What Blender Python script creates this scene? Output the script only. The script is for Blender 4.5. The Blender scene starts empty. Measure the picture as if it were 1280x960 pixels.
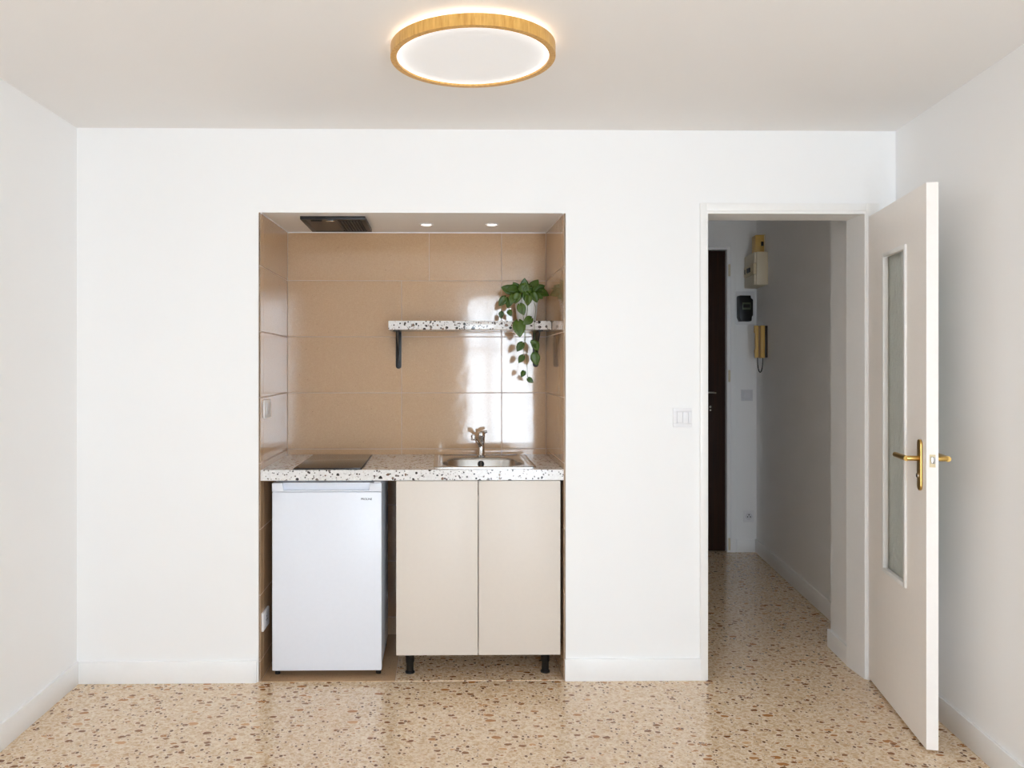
import bpy, bmesh, math, random
from mathutils import Vector, Matrix

# ------------------------------------------------------------------ camera
F, CX, CY = 1010.0, 568.4, 457.0          # focal length and principal point in pixels of the 1280x960 frame
D, HC, YAW = 3.607, 1.409, 0.0143         # distance to the back wall, eye height, small turn to the right
scene = bpy.context.scene
C = scene.collection
cd = bpy.data.cameras.new('camera'); cam = bpy.data.objects.new('camera', cd); C.objects.link(cam)
cd.sensor_fit = 'HORIZONTAL'; cd.sensor_width = 36.0; cd.lens = 36.0 * F / 1280
cd.shift_x = (640 - CX) / 1280; cd.shift_y = (CY - 480) / 1280
cd.clip_start = 0.02
cam.location = (0, -D, HC); cam.rotation_euler = (math.pi / 2, 0, -YAW)
scene.camera = cam

# ------------------------------------------------------------------ world, daylight, exposure
w = bpy.data.worlds.new('overcast_sky'); scene.world = w; w.use_nodes = True
w.node_tree.nodes['Background'].inputs[0].default_value = (0.845, 0.985, 1.125, 1)
w.node_tree.nodes['Background'].inputs[1].default_value = 15.0
scene.view_settings.view_transform = 'Standard'
scene.view_settings.look = 'None'
scene.view_settings.gamma = 1.0
scene.view_settings.use_curve_mapping = False
scene.view_settings.exposure = 0.08
scene.cycles.max_bounces = 14
scene.cycles.diffuse_bounces = 10
scene.cycles.transparent_max_bounces = 12
WIN = (0.25, 1.20, 0.12, 2.30)            # window opening in the wall behind the camera, mirrored in the glazed tiles (x0, x1, z0, z1)
YR = -5.15                                # that wall's inner face
def portal(w_, h_, loc, rot):
    pl = bpy.data.lights.new('window_front_offscreen', 'AREA'); pl.shape = 'RECTANGLE'; pl.size = w_; pl.size_y = h_; pl.cycles.is_portal = True
    po = bpy.data.objects.new('window_front_offscreen', pl); C.objects.link(po); po.location = loc; po.rotation_euler = rot
portal(WIN[1] - WIN[0], WIN[3] - WIN[2], ((WIN[0] + WIN[1]) / 2, YR - 0.16, (WIN[2] + WIN[3]) / 2), (math.pi / 2, 0, 0))

# ------------------------------------------------------------------ pixel helpers (a pixel gives a direction, a plane the distance)
CP = Vector((0, -D, HC))
FW = Vector((math.sin(YAW), math.cos(YAW), 0)); RT = Vector((math.cos(YAW), -math.sin(YAW), 0)); UP = Vector((0, 0, 1))
def ray(u, v): return FW + RT * ((u - CX) / F) + UP * ((CY - v) / F)
def py(u, v, y=0.0):
    r = ray(u, v); return CP + r * ((y - CP.y) / r.y)
def pz(u, v, z=0.0):
    r = ray(u, v); return CP + r * ((z - CP.z) / r.z)
def pxy(u, v, y=0.0): q = py(u, v, y); return q.x, q.z

# ------------------------------------------------------------------ materials
def lin(c):
    return tuple(((v / 255) / 12.92 if v / 255 <= 0.04045 else ((v / 255 + 0.055) / 1.055) ** 2.4) for v in c)
class NT:
    def __init__(s, name):
        s.m = bpy.data.materials.new(name); s.m.use_nodes = True; s.t = s.m.node_tree
        s.b = s.t.nodes['Principled BSDF']
    def n(s, typ, **kw):
        nd = s.t.nodes.new(typ)
        for k, v in kw.items():
            if k == 'ins':
                for i, val in v.items(): s.put(nd.inputs[i], val)
            else: setattr(nd, k, v)
        return nd
    def put(s, sock, val):
        if hasattr(val, 'is_output'): s.t.links.new(val, sock)
        else: sock.default_value = val
    def math(s, op, a, b=0.0, c=None, clamp=False):
        nd = s.n('ShaderNodeMath', operation=op, use_clamp=clamp); s.put(nd.inputs[0], a); s.put(nd.inputs[1], b)
        if c is not None: s.put(nd.inputs[2], c)
        return nd.outputs[0]
    def mix(s, f, a, b):
        nd = s.n('ShaderNodeMix', data_type='RGBA'); s.put(nd.inputs[0], f)
        s.put(nd.inputs[6], a if hasattr(a, 'is_output') else (*a, 1)); s.put(nd.inputs[7], b if hasattr(b, 'is_output') else (*b, 1))
        return nd.outputs[2]
    def ramp(s, f, stops, interp='CONSTANT'):
        nd = s.n('ShaderNodeValToRGB'); s.put(nd.inputs[0], f); cr = nd.color_ramp; cr.interpolation = interp
        while len(cr.elements) < len(stops): cr.elements.new(0.5)
        for e, (p, col) in zip(cr.elements, stops): e.position = p; e.color = (*col, 1)
        return nd.outputs[0]
    def coord(s): return s.n('ShaderNodeNewGeometry').outputs['Position']
    def noise(s, vec, scale, detail=3, rough=0.55):
        nd = s.n('ShaderNodeTexNoise'); s.put(nd.inputs['Vector'], vec); nd.inputs['Scale'].default_value = scale
        nd.inputs['Detail'].default_value = detail; nd.inputs['Roughness'].default_value = rough
        return nd
    def mapping(s, vec, scale=(1, 1, 1), rot=(0, 0, 0)):
        nd = s.n('ShaderNodeMapping'); s.put(nd.inputs[0], vec); nd.inputs['Scale'].default_value = scale; nd.inputs['Rotation'].default_value = rot
        return nd.outputs[0]
    def warp(s, vec, scale, amt):
        nz = s.noise(vec, scale, 2)
        sub = s.n('ShaderNodeVectorMath', operation='SUBTRACT'); s.put(sub.inputs[0], nz.outputs['Color']); sub.inputs[1].default_value = (0.5, 0.5, 0.5)
        sc = s.n('ShaderNodeVectorMath', operation='SCALE'); s.put(sc.inputs[0], sub.outputs[0]); sc.inputs['Scale'].default_value = amt
        ad = s.n('ShaderNodeVectorMath', operation='ADD'); s.put(ad.inputs[0], vec); s.put(ad.inputs[1], sc.outputs[0])
        return ad.outputs[0]
    def chips(s, vec, scale, prob, size, cols, base, soft=0.03, halo=None):
        """polished stone chips: Voronoi cells, some of them filled, each with its own size and colour"""
        vo = s.n('ShaderNodeTexVoronoi'); s.put(vo.inputs['Vector'], vec); vo.inputs['Scale'].default_value = scale
        sep = s.n('ShaderNodeSeparateColor'); s.put(sep.inputs[0], vo.outputs['Color'])
        r, g, b = sep.outputs
        lim = s.math('MULTIPLY_ADD', r, size * 0.75, size * 0.25)
        m = s.math('DIVIDE', s.math('SUBTRACT', lim, vo.outputs['Distance']), soft, clamp=True)
        on = s.math('LESS_THAN', g, prob)
        m = s.math('MULTIPLY', m, on)
        if halo:
            h = s.math('DIVIDE', s.math('SUBTRACT', s.math('ADD', lim, 0.12), vo.outputs['Distance']), 0.08, clamp=True)
            base = s.mix(s.math('MULTIPLY', s.math('MULTIPLY', h, on), 0.75), base, halo)
        n = len(cols); col = s.ramp(b, [(i / n, c) for i, c in enumerate(cols)])
        return s.mix(m, base, col)
    def bump(s, h, strength, dist=0.002):
        nd = s.n('ShaderNodeBump'); nd.inputs['Strength'].default_value = strength; nd.inputs['Distance'].default_value = dist
        s.put(nd.inputs['Height'], h); s.t.links.new(nd.outputs[0], s.b.inputs['Normal'])
    def set(s, **kw):
        for k, v in kw.items():
            k = k.replace('_', ' ').title() if k != 'ior' else 'IOR'
            s.put(s.b.inputs[k], v)
        return s
def plain(name, col, rough=0.5, metal=0.0, grain=0.02, gscale=60, **kw):
    t = NT(name); c = lin(col)
    f = t.noise(t.coord(), gscale, 3).outputs[0]
    t.set(base_color=t.mix(f, tuple(x * (1 - grain) for x in c), tuple(min(1, x * (1 + grain)) for x in c)), roughness=rough, metallic=metal, **kw)
    return t.m
M = {}
def wallpaint(name, col, rough=0.6):
    t = NT(name); c = lin(col); p = t.coord()
    t.set(base_color=t.mix(t.noise(p, 1.7, 2).outputs[0], tuple(x * 0.985 for x in c), c), roughness=rough)
    t.bump(t.noise(p, 170, 2).outputs[0], 0.12, 0.001); return t.m
M['wall'] = wallpaint('white_wall_paint', (246, 246, 246))
M['ceiling'] = wallpaint('ceiling_paint', (240, 238, 236), 0.8)
M['hallwall'] = wallpaint('hall_wall_paint', (246, 246, 246))
M['gloss'] = plain('white_gloss_paint', (244, 243, 241), 0.35)
M['doorpaint'] = plain('door_paint', (250, 245, 240), 0.45)
M['base'] = plain('baseboard_paint', (246, 246, 246), 0.4)
# floor terrazzo
def terrazzo_floor(name):
    t = NT(name); p = t.coord()
    q = t.warp(p, 14, 0.035); q2 = t.warp(p, 45, 0.016)
    f = t.noise(t.warp(p, 30, 0.05), 62, 4, 0.6).outputs[0]
    base = t.ramp(f, [(0.30, lin((188, 150, 110))), (0.44, lin((206, 174, 138))), (0.54, lin((222, 196, 163))), (0.68, lin((240, 222, 196)))], 'LINEAR')
    vo = t.n('ShaderNodeTexVoronoi', feature='DISTANCE_TO_EDGE'); t.put(vo.inputs['Vector'], t.warp(p, 22, 0.06)); vo.inputs['Scale'].default_value = 30
    vein = t.math('MULTIPLY', t.math('SUBTRACT', 0.09, vo.outputs['Distance'], clamp=True), 9.0, clamp=True)
    base = t.mix(t.math('MULTIPLY', vein, 0.8), base, lin((241, 225, 202)))
    s1 = t.mapping(q2, (1.0, 1.7, 1.0), (0, 0, 0.7)); s2 = t.mapping(q2, (1.0, 1.5, 1.0), (0, 0, -0.5)); pale = lin((238, 220, 195))
    base = t.chips(s1, 17, 0.26, 0.44, [lin((200, 152, 104)), lin((186, 136, 88)), lin((210, 168, 124)), lin((172, 118, 66))], base, 0.06, pale)
    base = t.chips(s2, 27, 0.42, 0.46, [lin((138, 92, 50)), lin((156, 104, 58)), lin((112, 72, 38)), lin((172, 122, 76)), lin((128, 80, 40))], base, 0.06, pale)
    base = t.chips(t.mapping(p, (1.3, 1.0, 1.0), (0, 0, 0.2)), 46, 0.34, 0.46, [lin((104, 66, 36)), lin((138, 92, 52)), lin((118, 78, 44))], base, 0.08, pale)
    t.set(base_color=base, roughness=0.17, ior=1.55)
    t.bump(t.noise(p, 22, 2).outputs[0], 0.035, 0.002); return t.m
M['floor'] = terrazzo_floor('terrazzo_floor')
def terrazzo_counter():
    t = NT('black_chip_terrazzo'); p = t.coord()
    base = t.mix(t.noise(p, 90, 3).outputs[0], lin((206, 203, 201)), lin((245, 244, 243)))
    g = lin((196, 190, 188)); 
    base = t.chips(t.warp(p, 60, 0.01), 85, 0.65, 0.46, [g, lin((214, 208, 202)), lin((172, 164, 160)), lin((120, 112, 108))], base, 0.08)
    base = t.chips(t.warp(p, 70, 0.012), 54, 0.62, 0.52, [lin((40, 36, 36)), lin((72, 62, 58)), lin((110, 100, 96)), lin((52, 46, 46)), lin((120, 96, 80))], base, 0.05)
    base = t.chips(t.mapping(p, (1, 1, 1), (0.4, 0.3, 0.2)), 100, 0.36, 0.5, [lin((36, 32, 32)), lin((90, 80, 76))], base, 0.08)
    t.set(base_color=base, roughness=0.16, ior=1.52); return t.m
M['counter'] = terrazzo_counter()
def tile_mat(name, a, b, rough=0.09):
    t = NT(name); p = t.coord()
    oi = t.n('ShaderNodeObjectInfo').outputs['Random']
    base = t.mix(t.noise(t.warp(p, 90, 0.01), 150, 4, 0.7).outputs[0], lin(a), lin(b))
    base = t.chips(t.warp(p, 120, 0.006), 120, 0.30, 0.42, [tuple(x * 0.72 for x in lin(a)), tuple(x * 0.85 for x in lin(a)), tuple(x * 1.12 for x in lin(b))], base, 0.10)
    base = t.mix(t.math('MULTIPLY', oi, 0.10), base, tuple(x * 0.8 for x in lin(a)))
    t.set(base_color=base, roughness=rough, ior=1.55, coat_weight=0.3, coat_roughness=0.05)
    t.bump(t.math('ADD', t.noise(p, 13, 2).outputs[0], t.math('MULTIPLY', t.noise(p, 150, 2).outputs[0], 0.06)), 0.13, 0.004); return t.m
M['tile'] = tile_mat('pink_brown_stone_tile', (182, 146, 110), (211, 179, 144))
M['grout'] = plain('pale_grout', (206, 186, 168), 0.8)
M['cabinet'] = plain('cream_cabinet_laminate', (223, 214, 204), 0.42)
M['carcass'] = plain('white_chipboard', (215, 210, 203), 0.5)
M['fridge'] = plain('white_fridge_enamel', (234, 238, 247), 0.32)
M['black'] = plain('black_plastic', (13, 13, 14), 0.4)
M['blackmetal'] = plain('black_powder_coat', (34, 35, 38), 0.45)
M['blackgap'] = plain('black_rubber', (12, 12, 13), 0.7)
M['ink'] = plain('grey_print', (70, 72, 80), 0.5)
M['hob'] = plain('dark_hob_glass', (34, 30, 29), 0.07, ior=1.5)
M['hobedge'] = plain('hob_edge', (20, 18, 18), 0.3)
M['steel'] = plain('brushed_steel', (205, 204, 202), 0.24, 1.0, 0.05, 120)
M['chrome'] = plain('chrome', (215, 215, 216), 0.1, 1.0)
M['brass'] = plain('satin_brass', (205, 168, 98), 0.3, 1.0, 0.06)
M['plastic'] = plain('white_plastic', (238, 238, 240), 0.35)
M['greyplastic'] = plain('grey_white_plastic', (222, 222, 226), 0.35)
M['cream'] = plain('aged_cream_plastic', (222, 205, 168), 0.45)
M['ivory'] = plain('ivory_plastic', (226, 214, 188), 0.45)
M['yellowed'] = plain('yellowed_plastic', (218, 178, 96), 0.4)
M['pot'] = plain('white_ceramic', (240, 240, 238), 0.3)
M['soil'] = plain('potting_soil', (48, 36, 28), 0.9, grain=0.4, gscale=300)
M['stem'] = plain('green_stem', (110, 120, 70), 0.5)
M['hoodbrown'] = plain('dark_bronze_paint', (48, 38, 32), 0.4)
M['screen'] = plain('meter_window', (92, 100, 84), 0.2)
def leafmat():
    t = NT('green_leaf'); p = t.coord()
    oi = t.n('ShaderNodeObjectInfo').outputs['Random']
    c = t.mix(oi, lin((56, 86, 18)), lin((92, 120, 32)))
    c = t.mix(t.noise(p, 60, 3).outputs[0], c, lin((54, 82, 18)))
    t.set(base_color=c, roughness=0.38, subsurface_weight=0.0); return t.m
M['leaf'] = leafmat()
def wood(name, a, b, sc, rough=0.4, rot=(0, 0, 0)):
    t = NT(name); p = t.mapping(t.coord(), sc, rot)
    f = t.noise(t.warp(p, 0.6, 0.8), 1.0, 5, 0.6).outputs[0]
    f = t.math('MULTIPLY_ADD', f, 2.2, -0.6, clamp=True)
    t.set(base_color=t.mix(f, lin(a), lin(b)), roughness=rough); return t.m
M['lampwood'] = wood('light_oak_ring', (196, 140, 62), (232, 186, 106), (90, 90, 12), 0.35)
M['darkwood'] = wood('dark_brown_door_wood', (30, 15, 9), (58, 31, 18), (60, 60, 2.0), 0.4)
def emit(name, col, strength):
    t = NT(name); t.set(base_color=(*col, 1), emission_color=(*col, 1), emission_strength=strength, roughness=0.5); return t.m
M['backlight'] = emit('lamp_backlight', (1.0, 0.96, 0.89), 5.0)
M['spotlens'] = emit('spot_lens', (1.0, 0.95, 0.88), 2.0)
def diffuser(cx, cy, R):
    t = NT('lamp_diffuser'); p = t.coord()
    sub = t.n('ShaderNodeVectorMath', operation='SUBTRACT'); t.put(sub.inputs[0], p); sub.inputs[1].default_value = (cx, cy, 0)
    mul = t.n('ShaderNodeVectorMath', operation='MULTIPLY'); t.put(mul.inputs[0], sub.outputs[0]); mul.inputs[1].default_value = (1, 1, 0)
    ln = t.n('ShaderNodeVectorMath', operation='LENGTH'); t.put(ln.inputs[0], mul.outputs[0])
    r = t.math('DIVIDE', ln.outputs['Value'], R)
    e = t.math('MULTIPLY_ADD', t.math('POWER', r, 14.0), 0.7, 0.22)       # edge-lit panel: the LED strip sits in the rim
    t.set(base_color=(0.80, 0.80, 0.81, 1), roughness=0.4, emission_color=(1.0, 0.985, 0.97, 1), emission_strength=e); return t.m
def glass_mat():
    t = NT('ribbed_obscured_glass'); p = t.coord()
    t.set(base_color=(0.94, 0.96, 0.90, 1), roughness=0.3, transmission_weight=0.62, ior=1.45)
    t.bump(t.noise(t.mapping(p, (1, 1, 0.4)), 90, 3).outputs[0], 1.0, 0.012); return t.m
M['glass'] = glass_mat()
def grille_mat():
    t = NT('filter_mesh'); t.set(base_color=(0.015, 0.013, 0.012, 1), roughness=0.5, metallic=0.3); return t.m
M['grille'] = grille_mat()

# ------------------------------------------------------------------ mesh builder
class MB:
    def __init__(s): s.bm = bmesh.new()
    def box(s, x0, x1, y0, y1, z0, z1, bev=0.0, seg=2, mat=None):
        nb = bmesh.new(); bmesh.ops.create_cube(nb, size=1)
        for v in nb.verts:
            v.co = Vector(((x0 + x1) / 2 + v.co.x * (x1 - x0), (y0 + y1) / 2 + v.co.y * (y1 - y0), (z0 + z1) / 2 + v.co.z * (z1 - z0)))
        if bev: bmesh.ops.bevel(nb, geom=list(nb.edges), offset=bev, segments=seg, affect='EDGES', profile=0.5)
        return s.merge(nb, mat)
    def merge(s, nb, mat=None):
        if mat is not None: bmesh.ops.transform(nb, matrix=mat, verts=nb.verts)
        me = bpy.data.meshes.new('tmp'); nb.to_mesh(me); nb.free(); s.bm.from_mesh(me); bpy.data.meshes.remove(me); return s
    def cyl(s, p0, p1, r0, r1=None, seg=24, bev=0.0):
        r1 = r0 if r1 is None else r1; p0 = Vector(p0); p1 = Vector(p1); d = p1 - p0
        nb = bmesh.new(); bmesh.ops.create_cone(nb, cap_ends=True, segments=seg, radius1=r0, radius2=r1, depth=d.length)
        if bev:
            ed = [e for e in nb.edges if len(e.link_faces) == 2 and any(len(f.verts) > 4 for f in e.link_faces)]
            bmesh.ops.bevel(nb, geom=ed, offset=bev, segments=2, affect='EDGES', profile=0.5)
        m = Matrix.Translation((p0 + p1) / 2) @ Vector((0, 0, 1)).rotation_difference(d.normalized()).to_matrix().to_4x4()
        return s.merge(nb, m)
    def tube(s, pts, r, seg=8, caps=True):
        pts = [Vector(p) for p in pts]; rr = r if isinstance(r, (list, tuple)) else [r] * len(pts); rings = []
        up = Vector((0.13, 0.21, 0.97))
        for i, p in enumerate(pts):
            t = (pts[min(i + 1, len(pts) - 1)] - pts[max(i - 1, 0)]).normalized()
            a = t.cross(up)
            if a.length < 0.1: a = t.cross(Vector((1, 0, 0)))
            a.normalize(); b = t.cross(a)
            rings.append([s.bm.verts.new(p + (a * math.cos(k * 2 * math.pi / seg) + b * math.sin(k * 2 * math.pi / seg)) * rr[i]) for k in range(seg)])
        s.loft(rings)
        if caps: s.bm.faces.new(rings[0][::-1]); s.bm.faces.new(rings[-1])
        return s
    def loft(s, rings):
        for A, B in zip(rings, rings[1:]):
            n = len(A)
            for k in range(n): s.bm.faces.new((A[k], A[(k + 1) % n], B[(k + 1) % n], B[k]))
    def rings(s, loops, cap0=False, cap1=False):
        R = [[s.bm.verts.new(p) for p in l] for l in loops]; s.loft(R)
        if cap0: s.bm.faces.new(R[0][::-1])
        if cap1: s.bm.faces.new(R[-1])
        return s
    def lathe(s, prof, cx, cy, seg=48, closed=False):
        loops = [[(cx + r * math.cos(2 * math.pi * k / seg), cy + r * math.sin(2 * math.pi * k / seg), z) for k in range(seg)] for r, z in prof]
        R = [[s.bm.verts.new(p) for p in l] for l in loops]
        s.loft(R + ([R[0]] if closed else []))
        if not closed:
            s.bm.faces.new(R[0][::-1]); s.bm.faces.new(R[-1])
        return s
    def prism(s, pts, axis, a, b, bev=0.0):
        """polygon of 2-D points extruded along an axis ('x','y','z') from a to b"""
        def mk(p, t): return {'x': (t, p[0], p[1]), 'y': (p[0], t, p[1]), 'z': (p[0], p[1], t)}[axis]
        nb = bmesh.new(); A = [nb.verts.new(mk(p, a)) for p in pts]; B = [nb.verts.new(mk(p, b)) for p in pts]
        n = len(pts)
        nb.faces.new(A[::-1]); nb.faces.new(B)
        for k in range(n): nb.faces.new((A[k], A[(k + 1) % n], B[(k + 1) % n], B[k]))
        bmesh.ops.recalc_face_normals(nb, faces=nb.faces)
        if bev: bmesh.ops.bevel(nb, geom=list(nb.edges), offset=bev, segments=2, affect='EDGES', profile=0.5)
        return s.merge(nb)
    def build(s, name, mat, parent=None, smooth=False, local=False):
        bmesh.ops.recalc_face_normals(s.bm, faces=s.bm.faces)
        if parent is not None and not local:
            r = parent
            while r.parent: r = r.parent
            bmesh.ops.translate(s.bm, verts=s.bm.verts, vec=-Vector(r.location))
        me = bpy.data.meshes.new(name); s.bm.to_mesh(me); s.bm.free()
        me.materials.append(M[mat] if isinstance(mat, str) else mat)
        if smooth:
            for p in me.polygons: p.use_smooth = True
            me.set_sharp_from_angle(angle=math.radians(38))
        o = bpy.data.objects.new(name, me); C.objects.link(o); o.parent = parent
        return o
def box(name, mat, x0, x1, y0, y1, z0, z1, parent=None, bev=0.0, local=False): return MB().box(x0, x1, y0, y1, z0, z1, bev).build(name, mat, parent, bev > 0, local)
def thing(name, label, cat, loc=(0, 0, 0), group=None, rz=0.0):
    o = bpy.data.objects.new(name, None); C.objects.link(o); o.location = loc; o.rotation_euler = (0, 0, rz); o.empty_display_size = 0.05
    return tag(o, label, cat, group)
def tag(o, label, cat=None, group=None):
    o['label'] = label
    if cat: o['category'] = cat
    if group: o['group'] = group
    return o
def struct(o, label, cat):
    o['kind'] = 'structure'; o['label'] = label; o['category'] = cat; return o
def rrect(cx, cy, a, b, n, k=64):
    """superellipse loop"""
    out = []
    for i in range(k):
        t = 2 * math.pi * i / k; c, s_ = math.cos(t), math.sin(t)
        out.append((cx + a * math.copysign(abs(c) ** (2 / n), c), cy + b * math.copysign(abs(s_) ** (2 / n), s_)))
    return out

# ------------------------------------------------------------------ the setting
ZC = py(554, 161.7).z                       # ceiling height
XL = py(96, 500).x                          # left wall
XR0 = py(1119.5, 500).x                     # right wall at the back wall's plane
SL = (690 - 554) / F                        # the right wall runs a little askew, on into the hall
def xr(y): return XR0 + SL * y
ND = 0.63                                   # niche depth
NX0, NX1 = py(325.5, 450).x, py(704.7, 450).x
NZ = py(515, 266).z
NZB = py(515, 290.4, ND).z                  # the soffit rises slightly towards the back
def zsof(y): return NZ + (NZB - NZ) * y / ND
far = pz(943.7, 690)                        # floor corner at the end of the hall
YF = far.y
OX0, OX1, OZ = py(884.5, 500).x, py(1080, 500).x, py(980, 267.5).z      # clear doorway
HX0 = OX0 - 0.08                            # hall's left wall
ZH = py(920, 276, YF).z                     # hall ceiling
print('ZC', ZC, 'XL', XL, 'XR0', XR0, 'NX', NX0, NX1, NZ, 'YF', YF, far.x, xr(YF), 'O', OX0, OX1, OZ, 'ZH', ZH)

fl = MB(); fl.box(XL - 0.1, xr(YF) + 0.3, YR - 0.2, 0.0, -0.1, 0.0); fl.box(HX0 - 0.1, xr(YF) + 0.3, 0.0, YF + 0.3, -0.1, 0.0)
struct(fl.build('floor', 'floor'), 'polished tan terrazzo floor with brown chips running into the hall', 'floor')
struct(box('ceiling', 'ceiling', XL - 0.1, XR0 + 0.1, YR - 0.2, 0.15, ZC, ZC + 0.1), 'plain pale ceiling of the main room', 'ceiling')
struct(box('ceiling_hall', 'hallwall', HX0, xr(YF) + 0.1, 0.15, YF + 0.1, ZH, ZH + 0.1), 'plain ceiling of the hall beyond the doorway', 'ceiling')
struct(box('wall_left', 'wall', XL - 0.1, XL, YR, 0.15, 0, ZC), 'plain white wall meeting the kitchenette wall', 'wall')
def skew(x_off0, x_off1, y0, y1, z0, z1, bev=0):
    m = MB(); m.prism([(xr(y0) + x_off0, y0), (xr(y1) + x_off0, y1), (xr(y1) + x_off1, y1), (xr(y0) + x_off1, y0)], 'z', z0, z1, bev); return m
struct(skew(0, 0.1, YR, YF + 0.1, 0, max(ZC, ZH)).build('wall_right', 'wall'), 'plain white wall behind the open door, running on into the hall', 'wall')
CAS = 0.036
m = MB(); T = 0.15; g = 0.009
m.box(XL, NX0 - g, 0, T, 0, ZC); m.prism([(0, NZ), (T, zsof(T)), (T, ZC), (0, ZC)], 'x', NX0 - g, NX1 + g); m.box(NX1 + g, OX0 - 0.02, 0, T, 0, ZC)
m.box(OX0 - 0.02, OX1 + 0.02, 0, T, OZ + 0.02, ZC); m.prism([(OX1 + 0.02, 0), (xr(0), 0), (xr(T), T), (OX1 + 0.02, T)], 'z', 0, ZC)
struct(m.build('wall_back', 'wall'), 'white wall with the kitchenette recess and the doorway', 'wall')
# stub of wall behind the door frame, hall side
sy1 = pz(1053.8, 808.8).y; s0 = pz(1079.6, 833.7); s1 = pz(1055.5, 808.8)
m = MB(); sx0 = OX1 + 0.012; sx1 = sx0 + SL * (sy1 - T)
m.prism([(sx0, T), (xr(T), T), (xr(sy1), sy1), (sx1, sy1)], 'z', 0, ZH)
struct(m.build('wall_stub', 'wall'), 'short white return of wall just inside the doorway', 'wall')
m = MB(); bh = 0.088; bt = 0.012
m.prism([(sx0 - bt, T), (sx0, T), (sx1, sy1), (sx1, sy1 + bt), (sx1 - bt, sy1 + bt)], 'z', 0, bh, 0.001)
struct(m.build('baseboard_stub', 'base'), 'short white baseboard on the wall return inside the doorway', 'baseboard')
struct(box('wall_hall_left', 'hallwall', HX0 - 0.1, HX0, T, YF + 0.1, 0, ZH), 'hall wall hidden behind the kitchenette wall', 'wall')
# entrance door opening in the far wall
ex1 = py(912.5, 500, YF).x; ez1 = py(900, 309, YF).z; ex0 = ex1 - 0.86
m = MB(); m.box(HX0, ex0, YF, YF + 0.1, 0, ZH); m.box(ex0, ex1, YF, YF + 0.1, ez1, ZH)
m.prism([(ex1, YF), (xr(YF), YF), (xr(YF + 0.1), YF + 0.1), (ex1, YF + 0.1)], 'z', 0, ZH)
struct(m.build('wall_hall_end', 'hallwall'), 'pale wall around the entrance door at the end of the hall', 'wall')
# wall behind the camera, with the window that lights the room
m = MB(); m.box(XL, WIN[0], YR - 0.2, YR, 0, ZC); m.box(WIN[1], XR0, YR - 0.2, YR, 0, ZC)
m.box(WIN[0], WIN[1], YR - 0.2, YR, 0, WIN[2]); m.box(WIN[0], WIN[1], YR - 0.2, YR, WIN[3], ZC)
struct(m.build('wall_front', 'wall'), 'white wall with the tall window, opposite the kitchenette', 'wall')
m = MB(); a, b, c_, d_ = WIN
for x0, x1 in ((a, a + 0.05), (b - 0.05, b), (a + 0.30, a + 0.34)): m.box(x0, x1, YR - 0.12, YR - 0.06, c_, d_)
m.box(a, b, YR - 0.12, YR - 0.06, c_, c_ + 0.06); m.box(a, b, YR - 0.12, YR - 0.06, d_ - 0.06, d_)
m.box(a, b, YR - 0.12, YR - 0.06, 1.60, 1.63)
struct(m.build('window_1', 'gloss'), 'tall white window frame opposite the kitchenette', 'window')

# baseboards
BH = py(200, 826).z
def bb(name, x0, x1, label, y1=0.0):
    m = MB(); m.box(x0, x1, y1 - 0.012, y1, 0, BH, 0.0015); struct(m.build(name, 'base', smooth=True), label, 'baseboard')
bb('baseboard_back_left', XL + 0.012, py(321, 840).x, 'white baseboard between the room corner and the kitchenette')
bb('baseboard_back_right', py(706, 840).x, py(875, 840).x, 'white baseboard between the kitchenette and the doorway')
m = MB(); m.box(XL, XL + 0.012, YR, 0, 0, BH, 0.0015); struct(m.build('baseboard_left', 'base', smooth=True), 'white baseboard along the left plain wall', 'baseboard')
struct(skew(-0.012, 0, YR, 0, 0, BH, 0.0015).build('baseboard_right', 'base', smooth=True), 'white baseboard on the wall behind the open door', 'baseboard')
struct(skew(-0.012, 0, sy1, YF, 0, BH * 1.02, 0.0015).build('baseboard_hall', 'base', smooth=True), 'white baseboard along the long hall wall', 'baseboard')
m = MB(); m.box(py(920.5, 680, YF).x, xr(YF) - 0.014, YF - 0.012, YF, 0, BH * 1.0, 0.0015)
struct(m.build('baseboard_hall_end', 'base', smooth=True), 'short white baseboard beside the entrance door', 'baseboard')

# niche shell with its tiles
TT = 0.008; GR = 0.0035; gap = 0.001
rows = [py(554, v, ND).z for v in (351, 421, 491)]
rh = (rows[0] - rows[2]) / 2
zs = [NZB, rows[0], rows[1], rows[2]] 
while zs[-1] - rh > 0.02: zs.append(zs[-1] - rh)
zs.append(0.0)
yb = ND + TT
WB = struct(box('wall_niche_back', 'grout', NX0 - 0.1, NX1 + 0.1, ND + 0.0015, yb + 0.09, 0, NZB + 0.06), 'tiled wall at the back of the kitchenette recess', 'wall')
WL = struct(MB().box(NX0 - 0.1, NX0 - 0.0015, T, ND + 0.0015, 0, NZ).box(NX0 - 0.0085, NX0 - 0.0015, 0.003, T, 0, NZ).build('wall_niche_left', 'grout'), 'tiled side of the kitchenette recess beside the hob', 'wall')
WR = struct(MB().box(NX1 + 0.0015, NX1 + 0.1, T, ND + 0.0015, 0, NZ).box(NX1 + 0.0015, NX1 + 0.0085, 0.003, T, 0, NZ).build('wall_niche_right', 'grout'), 'tiled side of the kitchenette recess beside the sink', 'wall')
cache = {}
def tile(parent, sx, sy, sz, loc):
    k = (round(sx, 4), round(sy, 4), round(sz, 4))
    if k not in cache:
        o = MB().box(-sx / 2, sx / 2, -sy / 2, sy / 2, -sz / 2, sz / 2, 0.0007, 1).build('tile', 'tile', None, False); cache[k] = o.data
    else:
        o = bpy.data.objects.new('tile', cache[k]); C.objects.link(o)
    o.parent = parent; o.location = loc
    return o
j1, j2, jt = py(502, 450, ND).x, py(627, 450, ND).x, py(536.5, 320, ND).x
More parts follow.
